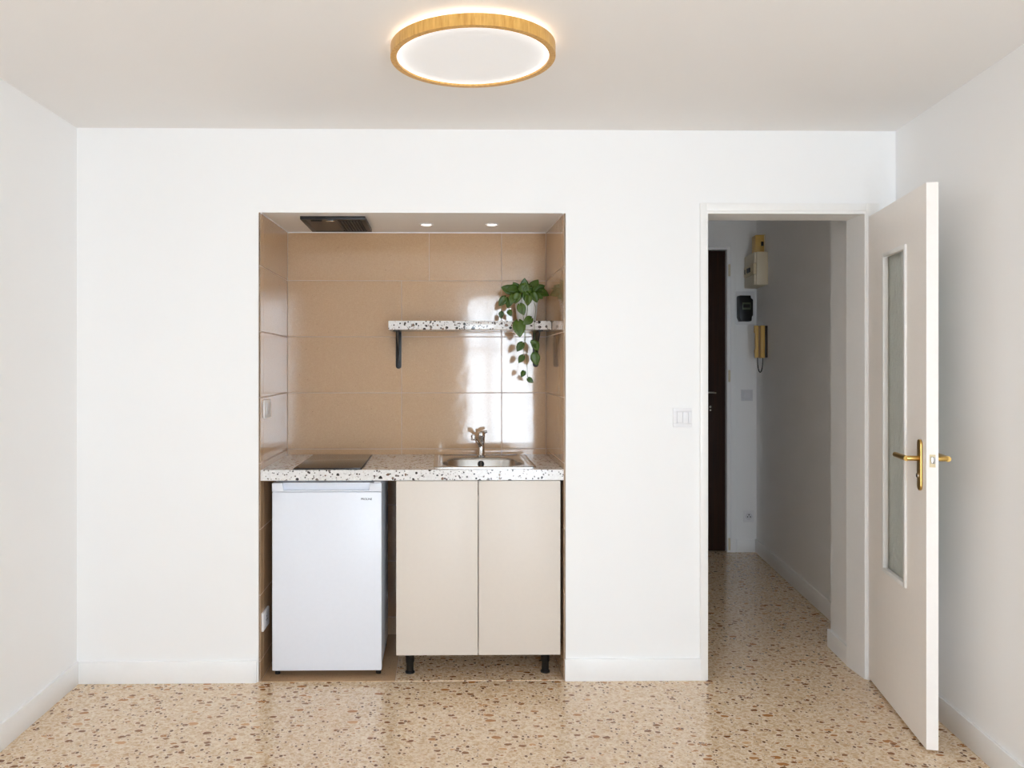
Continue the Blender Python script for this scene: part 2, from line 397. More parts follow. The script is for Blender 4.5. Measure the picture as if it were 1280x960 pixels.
for i in range(len(zs) - 1):
    z1, z0 = zs[i], zs[i + 1]; cols = [NX0, jt if i == 0 else j1, j2, NX1]
    h = z1 - z0 - GR
    for x0, x1 in zip(cols, cols[1:]): tile(WB, x1 - x0 - GR, TT, h, ((x0 + x1) / 2, ND + TT / 2, (z0 + z1) / 2))
    for W, xx in ((WL, NX0 - TT / 2), (WR, NX1 + TT / 2)):
        for y0, y1 in ((0.002, 0.062), (0.062, ND)): tile(W, TT, y1 - y0 - 0.002, h, (xx, (y0 + y1) / 2, (z0 + z1) / 2))
YE = ND + 0.0015
struct(MB().prism([(T, zsof(T)), (YE, zsof(YE)), (YE, NZB + 0.06), (T, NZB + 0.06)], 'x', NX0 - 0.1, NX1 + 0.1).build('ceiling_niche', 'wall'), 'plain soffit over the kitchenette recess', 'ceiling')
NF = struct(box('floor_niche', 'grout', NX0 - 0.1, NX1 + 0.1, 0.0, ND + 0.0015, -0.05, 0.0), 'tiled floor of the kitchenette recess', 'floor')
m = MB(); m.box(NX0, NX1, ND - 0.004, ND, NZB - 0.005, NZB); sl_ = [(0.003, NZ), (0.003, NZ - 0.004), (ND - 0.004, zsof(ND) - 0.004), (ND - 0.004, zsof(ND))]; m.prism(sl_, 'x', NX0, NX0 + 0.004); m.prism(sl_, 'x', NX1 - 0.004, NX1)
struct(m.build('trim_3', 'plastic'), 'thin white sealant line where the tiles meet the soffit', 'sealant')
fx = [NX0, py(494, 850).x, py(608, 850).x, NX1]
for i, (x0, x1) in enumerate(zip(fx, fx[1:])):
    for y0, y1 in ((0.0, 0.30), (0.30, ND)):
        m = MB().box(x0 + 0.0015, x1 - 0.0015, y0 + 0.0015, y1 - 0.0015, -0.006, 0.0025, 0.0006, 1); o = m.build('tile', 'tile' if i == 0 else 'floor', NF)

# door frame of the doorway
m = MB(); ca = 0.037; pr = 0.012
ox0 = py(874.5, 500).x; oz1 = py(980, 254.5).z; ox1 = py(1098, 250).x
m.box(ox0, OX0 - 0.006, -pr, 0, 0, oz1, 0.0015); m.box(OX1 + 0.006, ox1, -pr, 0, 0, oz1, 0.0015)
m.box(OX0 - 0.006, OX1 + 0.006, -pr, 0, OZ + 0.012, oz1, 0.0015)
m.box(OX0 - 0.02, OX0, -0.006, 0.16, 0, OZ + 0.02); m.box(OX1, OX1 + 0.02, -0.006, 0.16, 0, OZ + 0.02); m.box(OX0, OX1, -0.006, 0.16, OZ, OZ + 0.02)
struct(m.build('trim_1', 'gloss', smooth=True), 'white painted frame around the open doorway', 'door frame')

# the open glazed door
hp = py(1086, 500, -0.015); fe = pz(1158, 937, 0.012); fe2 = pz(1172, 937, 0.012)
DW = math.hypot(fe.x - hp.x, fe.y - hp.y); ang = math.atan2(fe.y - hp.y, fe.x - hp.x); DT = 0.040; DH = py(1158, 228, fe.y).z
print('door', DW, math.degrees(ang), DH, fe, hp)
# local frame: x from hinge to free edge, y = face towards the doorway side is -y ... chosen so that the visible face is at y=0
door = bpy.data.objects.new('door_1', None); C.objects.link(door); door.location = (hp.x, hp.y, 0); door.rotation_euler = (0, 0, ang)
struct(door, 'open white door with a narrow obscured glass panel and brass handles', 'door')
def dface(u, v):                               # pixel -> local coordinates on the visible face
    r = ray(u, v); n = Vector((-math.sin(ang), math.cos(ang), 0)); t = (Vector((hp.x, hp.y, 0)) - CP).dot(n) / r.dot(n); q = CP + r * t - Vector((hp.x, hp.y, 0))
    return q.x * math.cos(ang) + q.y * math.sin(ang), q.z
gx0 = dface(1105, 500)[0]; gx1 = dface(1133, 500)[0]; gz1 = dface(1105, 318)[1]; gz0 = dface(1133, 734)[1]
print('glass', gx0, gx1, gz0, gz1)
DZ0 = 0.012
m = MB(); e = 0.0012                           # thickness runs towards +y local (away from the visible face)
m.box(0, gx0, 0, DT, DZ0, DH); m.box(gx1, DW, 0, DT, DZ0, DH); m.box(gx0, gx1, 0, DT, DZ0, gz0); m.box(gx0, gx1, 0, DT, gz1, DH)
m.build('leaf_panel', 'doorpaint', door, local=True)
m = MB(); bw = 0.014
for (x0, x1, z0, z1) in ((gx0 - 0.004, gx0 + bw, gz0 - 0.004, gz1 + 0.004), (gx1 - bw, gx1 + 0.004, gz0 - 0.004, gz1 + 0.004), (gx0 + bw, gx1 - bw, gz0 - 0.004, gz0 + bw), (gx0 + bw, gx1 - bw, gz1 - bw, gz1 + 0.004)):
    m.box(x0, x1, -0.008, 0.012, z0, z1, 0.002); m.box(x0, x1, DT - 0.012, DT + 0.008, z0, z1, 0.002)
m.build('glazing_bead', 'gloss', door, True, True)
box('glass_pane', 'glass', gx0 + 0.002, gx1 - 0.002, DT / 2 - 0.003, DT / 2 + 0.003, gz0 + 0.002, gz1 - 0.002, door, local=True)
hx = dface(1151, 573)[0]; hz = dface(1151, 573)[1]; hz0 = dface(1151, 613)[1]; hz1 = dface(1151, 549)[1]
print('handle', hx, hz, hz0, hz1)
for side in (0, 1):
    sg = -1 if side == 0 else 1; y0 = 0 if side == 0 else DT
    m = MB(); k = 16; pw = 0.019
    pts = [(hx + pw * math.cos(math.pi * i / k), hz1 - pw + pw * math.sin(math.pi * i / k)) for i in range(k + 1)] + [(hx + pw * math.cos(math.pi + math.pi * i / k), hz0 + pw + pw * math.sin(math.pi + math.pi * i / k)) for i in range(k + 1)]
    m.prism(pts, 'y', y0, y0 + sg * 0.008, 0.002); pt = m.build('handle_plate', 'brass', door, True, True)
    m = MB(); 
    m.cyl((hx, y0 + sg * 0.006, hz), (hx, y0 + sg * 0.050, hz), 0.0095, bev=0.001)
    m.tube([(hx + 0.006, y0 + sg * 0.050, hz), (hx - 0.02, y0 + sg * 0.051, hz), (hx - 0.06, y0 + sg * 0.052, hz + 0.001), (hx - 0.112, y0 + sg * 0.053, hz + 0.002)], [0.0105, 0.0105, 0.010, 0.0095], 14)
    m.build('lever', 'brass', pt, True, True)
    m = MB(); m.cyl((hx, y0 + sg * 0.004, hz0 + 0.055), (hx, y0 + sg * 0.014, hz0 + 0.055), 0.008); m.build('keyhole', 'chrome', pt, True, True)
m = MB(); m.box(DW, DW + 0.0015, DT / 2 - 0.010, DT / 2 + 0.010, hz - 0.026, hz + 0.020, 0.0005, 1); fpz = m.build('latch_plate', 'cream', door, local=True)
m = MB(); m.box(DW + 0.0015, DW + 0.011, DT / 2 - 0.007, DT / 2 + 0.007, hz - 0.012, hz + 0.012, 0.002); m.build('latch', 'chrome', fpz, True, True)

# entrance door at the end of the hall
lx1 = py(906.5, 500, YF + 0.03).x; lz1 = py(900, 313.5, YF + 0.03).z
D2 = bpy.data.objects.new('door_2', None); C.objects.link(D2); D2.location = (ex0 + 0.4, YF, 0)
struct(D2, 'dark brown wooden entrance door at the end of the hall', 'door')
box('leaf_panel', 'darkwood', ex0 + 0.03, lx1, YF + 0.03, YF + 0.075, 0.004, lz1, D2, 0.001)
hh = py(889, 490.5, YF + 0.0); m = MB()
m.box(hh.x - 0.055, hh.x - 0.02, YF + 0.022, YF + 0.03, hh.z - 0.16, hh.z + 0.04, 0.002); hp2 = m.build('handle_plate', 'blackmetal', D2, True)
m = MB(); m.cyl((hh.x - 0.037, YF + 0.024, hh.z), (hh.x - 0.037, YF - 0.02, hh.z), 0.008); m.tube([(hh.x - 0.042, YF - 0.02, hh.z), (hh.x, YF - 0.02, hh.z), (hh.x + 0.03, YF - 0.02, hh.z - 0.003)], [0.009, 0.008, 0.007], 10); m.build('lever', 'steel', hp2, True)
m = MB(); m.cyl((hh.x + 0.0, YF + 0.032, hh.z - 0.11), (hh.x, YF + 0.018, hh.z - 0.11), 0.008); m.cyl((hh.x + 0.0, YF + 0.032, hh.z - 0.135), (hh.x, YF + 0.018, hh.z - 0.135), 0.006); m.build('lock_cylinder', 'steel', D2, True)
m = MB(); m.box(lx1 + 0.003, ex1, YF - 0.005, YF + 0.09, 0, ez1); m.box(ex0, ex0 + 0.027, YF - 0.005, YF + 0.09, 0, ez1); m.box(ex0 + 0.027, lx1 + 0.003, YF - 0.005, YF + 0.09, lz1 + 0.003, ez1)
m.box(lx1 - 0.02, lx1 + 0.003, YF + 0.076, YF + 0.09, 0, ez1); m.box(ex0 + 0.027, ex0 + 0.05, YF + 0.076, YF + 0.09, 0, ez1); m.box(ex0 + 0.05, lx1 - 0.02, YF + 0.076, YF + 0.09, lz1 - 0.02, ez1); m.box(ex0 + 0.027, lx1 + 0.003, YF + 0.076, YF + 0.09, 0, 0.02)
cx1 = py(919, 500, YF).x; cz1 = py(900, 303, YF).z
m.box(ex1, cx1, YF - 0.014, YF, 0, cz1, 0.002); m.box(ex0 - 0.04, ex0, YF - 0.014, YF, 0, cz1, 0.002); m.box(ex0, ex1, YF - 0.014, YF, ez1, cz1, 0.002)
tr2 = m.build('trim_2', 'hallwall', smooth=True); struct(tr2, 'pale painted frame of the dark entrance door', 'door frame')
for v in (338, 470, 680):
    q = py(911.5, v, YF - 0.01); m = MB(); m.cyl((q.x, YF - 0.013, q.z - 0.045), (q.x, YF - 0.013, q.z + 0.045), 0.0075, bev=0.002); m.build('hinge', 'ivory', tr2, True)

# ------------------------------------------------------------------ ceiling lamp
zb = ZC - 0.055; a = pz(591, 31, zb); b = pz(591, 109.7, zb); lc = (a + b) / 2; LR = (b.y - a.y) / 2
print('lamp', lc, LR)
L = thing('ceiling_lamp', 'round ceiling lamp with a wooden ring and flat white panel', 'lamp', (lc.x, lc.y, ZC))
MB().lathe([(LR, zb), (LR, zb + 0.036), (LR - 0.02, zb + 0.036), (LR - 0.02, zb)], lc.x, lc.y, 96, True).build('ring', 'lampwood', L, True)
MB().lathe([(LR - 0.0205, zb + 0.006), (LR - 0.0205, zb + 0.012)], lc.x, lc.y, 96).build('diffuser', diffuser(lc.x, lc.y, LR - 0.02), L, True)
MB().lathe([(LR - 0.021, zb + 0.013), (LR - 0.021, zb + 0.032)], lc.x, lc.y, 96).build('housing', 'plastic', L, True)
MB().lathe([(LR - 0.05, zb + 0.0335), (LR - 0.05, zb + 0.037), (LR - 0.075, zb + 0.037), (LR - 0.075, zb + 0.0335)], lc.x, lc.y, 96, True).build('backlight_strip', 'backlight', L, True)
MB().lathe([(0.10, zb + 0.032), (0.10, ZC)], lc.x, lc.y, 48).build('mounting_plate', 'plastic', L, True)

# ------------------------------------------------------------------ range hood and spots in the soffit
hf = 0.10; hzb = zsof(hf) - 0.015
hx0, hx1 = py(375, 272, hf).x, py(456.5, 272, hf).x; hy1 = min(pz(430, 290, hzb).y, ND - 0.02)
print('hood', hx0, hx1, hf, hy1)
R = thing('range_hood', 'slim black extractor hood set into the soffit above the hob', 'range hood', ((hx0 + hx1) / 2, (hf + hy1) / 2, NZ))
m = MB(); fw = 0.022
m.box(hx0, hx1, hf, hf + 0.02, hzb, zsof(hf), 0.001); m.box(hx0, hx1, hy1 - 0.015, hy1, hzb, zsof(hf), 0.001); m.box(hx0, hx0 + fw, hf + 0.02, hy1 - 0.015, hzb, zsof(hf), 0.001); m.box(hx1 - fw, hx1, hf + 0.02, hy1 - 0.015, hzb, zsof(hf), 0.001)
m.build('frame', 'black', R, True)
xm = hx0 + (hx1 - hx0) * 0.53
box('front_panel', 'hoodbrown', hx0 + fw, xm, hf + 0.02, hy1 - 0.015, hzb + 0.002, zsof(hf) - 0.002, R)
box('filter_backing', 'hoodbrown', xm, hx1 - fw, hf + 0.02, hy1 - 0.015, hzb + 0.005, zsof(hf) - 0.002, R)
gr = MB(); n = 8
for i in range(n):
    x = xm + 0.012 + (hx1 - fw - xm - 0.02) * i / (n - 1); gr.box(x - 0.0035, x + 0.0035, hf + 0.04, hy1 - 0.03, hzb + 0.0005, hzb + 0.005)
for i in range(14):
    y = hf + 0.045 + (hy1 - hf - 0.08) * i / 13; gr.box(xm + 0.008, hx1 - fw - 0.004, y - 0.003, y + 0.003, hzb + 0.001, hzb + 0.0045)
gr.build('filter_grille', 'grille', R)
box('switch_bar', 'blackgap', hx0 + 0.045, hx0 + 0.095, hf + 0.024, hf + 0.038, hzb - 0.003, hzb + 0.002, R, 0.001)
m = MB(); m.rings([[(x, y, z) for x, y in rrect(hx0 + 0.135, hf + 0.032, 0.022, 0.010, 2.2, 24)] for z in (hzb - 0.003, hzb + 0.002)], True, True); m.build('lamp_lens', 'chrome', R, True)
for u in (533, 615):
    q = pz(u, 280, zsof(0.36)); zq = zsof(q.y); S_ = thing('recessed_spotlight', 'small round recessed spotlight in the soffit, ' + ('the one beside the extractor hood' if u < 570 else 'the one above the potted vine'), 'spotlight', (q.x, q.y, zq), 'spotlights in the kitchenette soffit')
    MB().lathe([(0.034, zq + 0.002), (0.032, zq - 0.004), (0.026, zq - 0.005), (0.024, zq + 0.002)], q.x, q.y, 32, True).build('trim_ring', 'plastic', S_, True)
    MB().lathe([(0.0235, zq - 0.003), (0.0235, zq + 0.001)], q.x, q.y, 32).build('lens', 'spotlens', S_, True)

# ------------------------------------------------------------------ shelf
sf = 0.63 - 0.235
sx0_, sx1_ = py(485.5, 406, sf).x, NX1 - 0.002
sz1, sz0 = py(560, 401, sf).z, py(560, 412, sf).z
print('shelf', sx0_, sx1_, py(690, 406, sf).x, sz0, sz1)
SH = thing('wall_shelf', 'speckled white terrazzo shelf on black brackets in the tiled recess', 'shelf', ((sx0_ + sx1_) / 2, ND, sz0))
box('shelf_board', 'counter', sx0_, sx1_, sf, ND, sz0, sz1, SH, 0.001)
for u, v in ((498, 461), (670, 459)):
    x = py(u, 440, ND - 0.02).x; zb_ = py(u, v, ND - 0.01).z; hw = 0.0145
    m = MB(); k = 10
    pts = [(x - hw, sz0 - 0.0)] + [(x + hw * math.cos(math.pi + math.pi * i / k), zb_ + hw + hw * math.sin(math.pi + math.pi * i / k)) for i in range(k + 1)] + [(x + hw, sz0)]
    m.prism(pts, 'y', ND - 0.005, ND, 0.0008); m.box(x - hw, x + hw, sf + 0.03, ND - 0.004, sz0 - 0.005, sz0, 0.0008)
    br = m.build('bracket', 'blackmetal', SH, True)
    m = MB(); m.prism([(ND - 0.004, zb_ + 0.035), (ND - 0.004, sz0 - 0.004), (sf + 0.05, sz0 - 0.004), (sf + 0.05, sz0 - 0.016), (ND - 0.03, zb_ + 0.075), (ND - 0.016, zb_ + 0.035)], 'x', x - 0.003, x + 0.003); m.build('rib', 'blackmetal', br)
    m = MB(); m.cyl((x, ND - 0.005, zb_ + 0.018), (x, ND - 0.008, zb_ + 0.018), 0.005); m.build('screw', 'black', br, True)

# ------------------------------------------------------------------ potted vine
PC = py(658, 399, ND - 0.12); pcx, pcy = PC.x, ND - 0.12
pr1 = 0.061; ph = py(658, 373, pcy).z - sz1
PL = thing('potted_pothos', 'trailing green vine in a white pot on the shelf', 'potted plant', (pcx, pcy, sz1))
zt = sz1 + ph
MB().lathe([(0.0, sz1 + 0.0005), (pr1 * 0.74, sz1), (pr1 * 0.78, sz1 + 0.004), (pr1 * 0.98, zt - 0.012), (pr1 * 1.03, zt - 0.012), (pr1 * 1.03, zt), (pr1 * 0.95, zt), (pr1 * 0.93, zt - 0.02), (0.0, zt - 0.02)][1:-1], pcx, pcy, 48).build('pot', 'pot', PL, True)
MB().lathe([(pr1 * 0.91, zt - 0.016), (pr1 * 0.91, zt - 0.012)], pcx, pcy, 32).build('soil', 'soil', PL, True)
def leaf_mesh():
    bm = bmesh.new(); k = 9; L_ = 1.0; rowsv = []
    for i in range(k + 1):
        t = i / k; wd = 0.40 * (math.sin(math.pi * min(1, t * 0.94 + 0.06) ** 0.72)) ** 0.85 if 0 < t < 1 else (0.12 if t == 0 else 0.0)
        y = t; back = -0.10 * (1 - t) ** 6
        rowsv.append([bm.verts.new((sx * wd, y + (back * 1.6 if sx else 0.0), -0.18 * (t - 0.15) ** 2 + (0.10 * abs(sx) * wd / 0.4) * (1 - 0.5 * t))) for sx in (-1, -0.5, 0, 0.5, 1)])
    for A, B in zip(rowsv, rowsv[1:]):
        for j in range(4): bm.faces.new((A[j], A[j + 1], B[j + 1], B[j]))
    bmesh.ops.remove_doubles(bm, verts=bm.verts, dist=0.0005)
    ex = bmesh.ops.solidify(bm, geom=list(bm.faces), thickness=0.015)
    bmesh.ops.recalc_face_normals(bm, faces=bm.faces)
    me = bpy.data.meshes.new('leaf'); bm.to_mesh(me); bm.free(); me.materials.append(M['leaf'])
    for p in me.polygons: p.use_smooth = True
    return me
LM = leaf_mesh()
def leaf(pos, direction, normal, size):
    """stalk end at pos, tip along direction, upper face towards normal"""
    y = Vector(direction).normalized(); z = Vector(normal); z = (z - y * z.dot(y)).normalized(); x = y.cross(z)
    o = bpy.data.objects.new('leaf', LM); C.objects.link(o); o.parent = PL
    M4 = Matrix(((x.x, y.x, z.x, 0), (x.y, y.y, z.y, 0), (x.z, y.z, z.z, 0), (0, 0, 0, 1)))
    o.matrix_local = Matrix.Translation(Vector(pos) - Vector(PL.location)) @ M4 @ Matrix.Scale(size, 4)
rnd = random.Random(7); stems = MB()
TO = Vector((0, -1, 0.15))
# leaves that can be picked out in the photograph: (u, v, angle of tip from straight down (degrees, + = right), length px, distance in front of pot centre)
spots = [(650, 381, 20, 15, 0.075), (648, 402, 5, 21, 0.150), (664, 398, -55, 14, 0.150), (653, 429, -35, 13, 0.135), (664, 427, 70, 8, 0.130), (667, 427, 25, 14, 0.125),
         (654, 445, -35, 11, 0.135), (655, 464, -25, 9, 0.135), (660, 473, 50, 9, 0.135), (668, 442, 12, 16, 0.125),
         (627, 390, -10, 9, 0.05), (636, 388, 20, 9, 0.05), (632, 372, -40, 13, 0.04), (641, 364, -110, 15, 0.03), (670, 362, 115, 12, 0.02), (673, 364, 70, 14, 0.03), (664, 363, 150, 16, 0.02),
         (648, 364, -150, 13, 0.03), (655, 362, 178, 14, 0.03), (657, 366, 10, 13, 0.06), (648, 367, -20, 13, 0.06), (666, 366, 25, 13, 0.06), (660, 370, 0, 12, 0.07), (651, 357, 40, 14, 0.05), (662, 358, -30, 14, 0.055), (670, 368, 60, 10, 0.05), (643, 369, -25, 13, 0.05), (638, 374, -20, 12, 0.04), (646, 360, -80, 13, 0.045), (655, 356, 20, 15, 0.055)]
for (u, v, an, ln, fr) in spots:
    p = py(u, v, pcy - fr); size = ln * (0.0038 if v > 376 else 0.0042); an = math.radians(an)
    dr = Vector((math.sin(an), rnd.uniform(-0.35, 0.05), -math.cos(an))); nr = Vector((rnd.uniform(-0.3, 0.3), -1, rnd.uniform(0.0, 0.5)))
    leaf(p, dr, nr, size)
    if v < 376:
        q = Vector((pcx + (p.x - pcx) * 0.25, pcy + (p.y - pcy) * 0.3, zt - 0.012))
        stems.tube([q, q.lerp(p, 0.5) + Vector((0, 0, 0.02)), p], 0.0012, 6)
for i in range(26):                             # crown around and behind
    a_ = rnd.uniform(0, 2 * math.pi); r_ = rnd.uniform(0.01, 0.055); p = Vector((pcx + r_ * math.cos(a_), pcy + r_ * math.sin(a_) * 0.9, zt + rnd.uniform(0.0, 0.055)))
    dr = Vector((math.cos(a_), math.sin(a_), rnd.uniform(-0.7, 0.5))); leaf(p, dr, Vector((0, -0.7, 1)), rnd.uniform(0.042, 0.06))
    q = Vector((pcx + 0.3 * (p.x - pcx), pcy + 0.3 * (p.y - pcy), zt - 0.012)); stems.tube([q, q.lerp(p, 0.5) + Vector((0, 0, 0.012)), p], 0.0012, 6)
def vine(pts):
    P = [py(u, v, pcy - fr) for u, v, fr in pts]; out = []
    for i in range(len(P) - 1):
        for k in range(6): out.append(P[i].lerp(P[i + 1], k / 6))
    out.append(P[-1])
    sm = [out[0]] + [(out[i - 1] + out[i] * 2 + out[i + 1]) / 4 for i in range(1, len(out) - 1)] + [out[-1]]
    stems.tube(sm, 0.0013, 6)
vine([(655, 374, 0.03), (658, 371, 0.065), (659.5, 385, 0.085), (658, 400, 0.137), (656.5, 412, 0.137), (657, 430, 0.135), (658.5, 450, 0.135), (659, 466, 0.135), (660, 474, 0.135)])
vine([(651, 374, 0.03), (652, 372, 0.065), (653, 388, 0.09), (655, 401, 0.140), (656, 425, 0.138), (654, 445, 0.136)])
vine([(666, 374, 0.03), (670, 385, 0.07), (668, 400, 0.137), (668, 418, 0.128), (669, 440, 0.125)])
vine([(645, 372, 0.02), (638, 372, 0.04), (636, 380, 0.045), (636, 388, 0.05)]); vine([(645, 371, 0.02), (630, 373, 0.04), (627, 380, 0.045), (627, 390, 0.05)])
stems.build('stem', 'stem', PL, True)

# ------------------------------------------------------------------ worktop, hob, sink, tap
KZ1, KZ0 = py(520, 587.3).z, py(520, 600.5).z
print('counter', KZ0, KZ1)
bx0, bx1 = py(548, 580, 0.08).x, py(660, 580, 0.08).x
kc = pz(602, 577, KZ1); skx = (py(541.5, 586, 0.06).x + py(671, 586, 0.06).x) / 2; ska = (py(671, 586, 0.06).x - py(541.5, 586, 0.06).x) / 2
sy0, sy1_ = 0.055, 0.585; sky = (sy0 + sy1_) / 2; skb = (sy1_ - sy0) / 2
ba, bb_ = 0.195, 0.185; bcy = sy0 + 0.045 + bb_
CT = MB(); hx_0, hx_1, hy_0, hy_1 = skx - ba - 0.012, skx + ba + 0.012, bcy - bb_ - 0.012, bcy + bb_ + 0.012
CT.box(NX0 + 0.001, hx_0, -0.002, ND - 0.001, KZ0, KZ1); CT.box(hx_1, NX1 - 0.001, -0.002, ND - 0.001, KZ0, KZ1); CT.box(hx_0, hx_1, -0.002, hy_0, KZ0, KZ1); CT.box(hx_0, hx_1, hy_1, ND - 0.001, KZ0, KZ1)
tag(CT.build('countertop', 'counter'), 'speckled black and white terrazzo worktop across the kitchenette', 'worktop')
hb = [pz(366, 587, KZ1), pz(452, 587, KZ1), pz(389, 567.5, KZ1), pz(465, 567.5, KZ1)]
hbx0 = hb[0].x; hbx1 = hb[1].x; hby0 = hb[0].y; hby1 = min(hb[2].y, ND - 0.05)
print('hob', hbx0, hbx1, hby0, hby1)
H = thing('induction_hob', 'flat dark glass two-zone hob on the worktop above the fridge', 'hob', ((hbx0 + hbx1) / 2, (hby0 + hby1) / 2, KZ1))
box('rim', 'hobedge', hbx0, hbx1, hby0, hby1, KZ1, KZ1 + 0.0035, H, 0.001)
box('glass_top', 'hob', hbx0 + 0.004, hbx1 - 0.004, hby0 + 0.004, hby1 - 0.004, KZ1 + 0.0035, KZ1 + 0.0065, H, 0.0008)
SK = thing('kitchen_sink', 'inset stainless steel sink with an oblong bowl in the worktop', 'sink', (skx, sky, KZ1))
m = MB(); lo = []
def lp(cx, cy, a, b, n, z): lo.append([(x, y, z) for x, y in rrect(cx, cy, a, b, n, 96)])
lp(skx, sky, ska, skb, 30, KZ1); lp(skx, sky, ska, skb, 30, KZ1 + 0.0035); lp(skx, sky, ska - 0.003, skb - 0.003, 30, KZ1 + 0.0055)
lp(skx, sky, ska - 0.022, skb - 0.020, 30, KZ1 + 0.0055); lp(skx, sky, ska - 0.026, skb - 0.024, 28, KZ1 + 0.002)
lp(skx, bcy, ba + 0.006, bb_ + 0.006, 3.2, KZ1 + 0.002); lp(skx, bcy, ba, bb_, 3.2, KZ1 - 0.001); lp(skx, bcy, ba - 0.006, bb_ - 0.006, 3.2, KZ1 - 0.012)
lp(skx, bcy, ba - 0.012, bb_ - 0.012, 3.2, KZ1 - 0.10); lp(skx, bcy, ba - 0.025, bb_ - 0.025, 3.0, KZ1 - 0.132); lp(skx, bcy, ba - 0.06, bb_ - 0.06, 2.6, KZ1 - 0.142); lp(skx, bcy, 0.045, 0.045, 2, KZ1 - 0.146)
m.rings(lo, False, True); m.build('bowl', 'steel', SK, True)
m = MB(); m.lathe([(0.04, KZ1 - 0.1455), (0.038, KZ1 - 0.142), (0.02, KZ1 - 0.143)], skx, bcy, 32); m.build('drain', 'chrome', SK, True)
oz = KZ1 - 0.030; oyy = bcy + bb_ - 0.0085
m = MB(); m.cyl((skx + 0.0, oyy + 0.003, oz), (skx, oyy - 0.003, oz), 0.0165); ov = m.build('overflow', 'black', SK, True)
m = MB(); m.box(skx - 0.0022, skx + 0.0022, oyy - 0.006, oyy - 0.002, oz - 0.016, oz + 0.016); m.build('overflow_bar', 'chrome', ov)
fyy = bcy + bb_ + 0.038; fz = KZ1 + 0.002; fxx = py(601.5, 565, fyy).x
FA = thing('mixer_tap', 'chrome single lever mixer tap behind the sink bowl', 'tap', (fxx, fyy, fz))
m = MB(); m.lathe([(0.023, fz), (0.023, fz + 0.006), (0.019, fz + 0.010), (0.0175, fz + 0.012), (0.0175, fz + 0.098), (0.019, fz + 0.100), (0.019, fz + 0.118), (0.016, fz + 0.124)], fxx, fyy, 32); m.build('body', 'chrome', FA, True)
m = MB(); m.tube([(fxx, fyy, fz + 0.050), (fxx - 0.012, fyy - 0.03, fz + 0.070), (fxx - 0.03, fyy - 0.08, fz + 0.098), (fxx - 0.042, fyy - 0.118, fz + 0.112), (fxx - 0.045, fyy - 0.13, fz + 0.113)], [0.011, 0.0105, 0.010, 0.010, 0.0095], 14)
m.cyl((fxx - 0.044, fyy - 0.122, fz + 0.120), (fxx - 0.044, fyy - 0.122, fz + 0.094), 0.0115, bev=0.002); m.build('spout', 'chrome', FA, True)
m = MB(); m.tube([(fxx, fyy, fz + 0.118), (fxx + 0.012, fyy + 0.002, fz + 0.122), (fxx + 0.024, fyy + 0.004, fz + 0.126), (fxx + 0.030, fyy + 0.004, fz + 0.128)], [0.012, 0.009, 0.0075, 0.007], 12); m.build('lever', 'chrome', FA, True)

# ------------------------------------------------------------------ fridge
fy = 0.035; rx0, rx1 = py(340, 700, fy).x, py(477, 700, fy).x; rz0, rz1 = py(400, 838.5, fy).z, py(400, 604, fy).z
print('fridge', rx0, rx1, rz0, rz1, rx1 - rx0)
RF = thing('mini_fridge', 'white under-counter fridge with a recessed grip at the top', 'fridge', ((rx0 + rx1) / 2, 0.28, 0.0025))
DD = 0.05
box('body', 'fridge', rx0 + 0.003, rx1 - 0.003, fy + DD + 0.006, fy + 0.47, rz0 + 0.004, rz1 - 0.004, RF, 0.003)
box('gasket', 'blackgap', rx0 + 0.008, rx1 - 0.008, fy + DD, fy + DD + 0.006, rz0 + 0.012, rz1 - 0.010, RF)
zs_ = py(400, 614.8, fy).z
dr_ = box('door', 'fridge', rx0, rx1, fy, fy + DD, rz0, zs_ - 0.0012, RF, 0.004)
gx_0, gx_1 = py(352.5, 609, fy).x, py(463, 609, fy).x; zg = py(400, 613, fy).z
m = MB(); ins = 0.006
m.box(rx0, rx1, fy + 0.022, fy + DD, zs_ + 0.0008, rz1, 0.0015); m.box(rx0, rx1, fy, fy + 0.022, zs_ + 0.0008, zg, 0.0008)
m.prism([(rx0, zg), (gx_0 + ins, zg), (gx_0, rz1), (rx0, rz1)], 'y', fy, fy + 0.022, 0.0006); m.prism([(gx_1 - ins, zg), (rx1, zg), (rx1, rz1), (gx_1, rz1)], 'y', fy, fy + 0.022, 0.0006)
m.build('grip', 'fridge', dr_, True)
cu = bpy.data.curves.new('logo_curve', 'FONT'); cu.body = 'PROLINE'; cu.size = 0.0165; cu.align_x = 'LEFT'; cu.extrude = 0.0003; cu.offset = 0.0003
to = bpy.data.objects.new('tmp_text', cu); C.objects.link(to); bpy.context.view_layer.update()
me = bpy.data.meshes.new_from_object(to); C.objects.unlink(to); bpy.data.objects.remove(to)
xs = [v.co.x for v in me.vertices]; lx, lz = pxy(451.3, 625, fy); lx2 = py(465, 625, fy).x; sc_ = (lx2 - lx) / (max(xs) - min(xs)); mnx = min(xs)
for v in me.vertices: v.co = Vector((lx + (v.co.x - mnx) * sc_, fy - 0.0002 - v.co.z, lz + v.co.y * sc_ * 1.0)) - Vector(RF.location)
me.materials.append(M['ink']); lg = bpy.data.objects.new('logo', me); C.objects.link(lg); lg.parent = dr_; lg['label'] = 'small dark PROLINE lettering'
box('hinge_cover', 'greyplastic', rx1 - 0.035, rx1 - 0.004, fy + 0.004, fy + 0.07, rz1, rz1 + 0.007, RF, 0.002)
box('top_panel', 'fridge', rx0 + 0.003, rx1 - 0.003, fy + DD + 0.022, fy + 0.46, rz1 - 0.004, rz1 + 0.004, RF, 0.001)
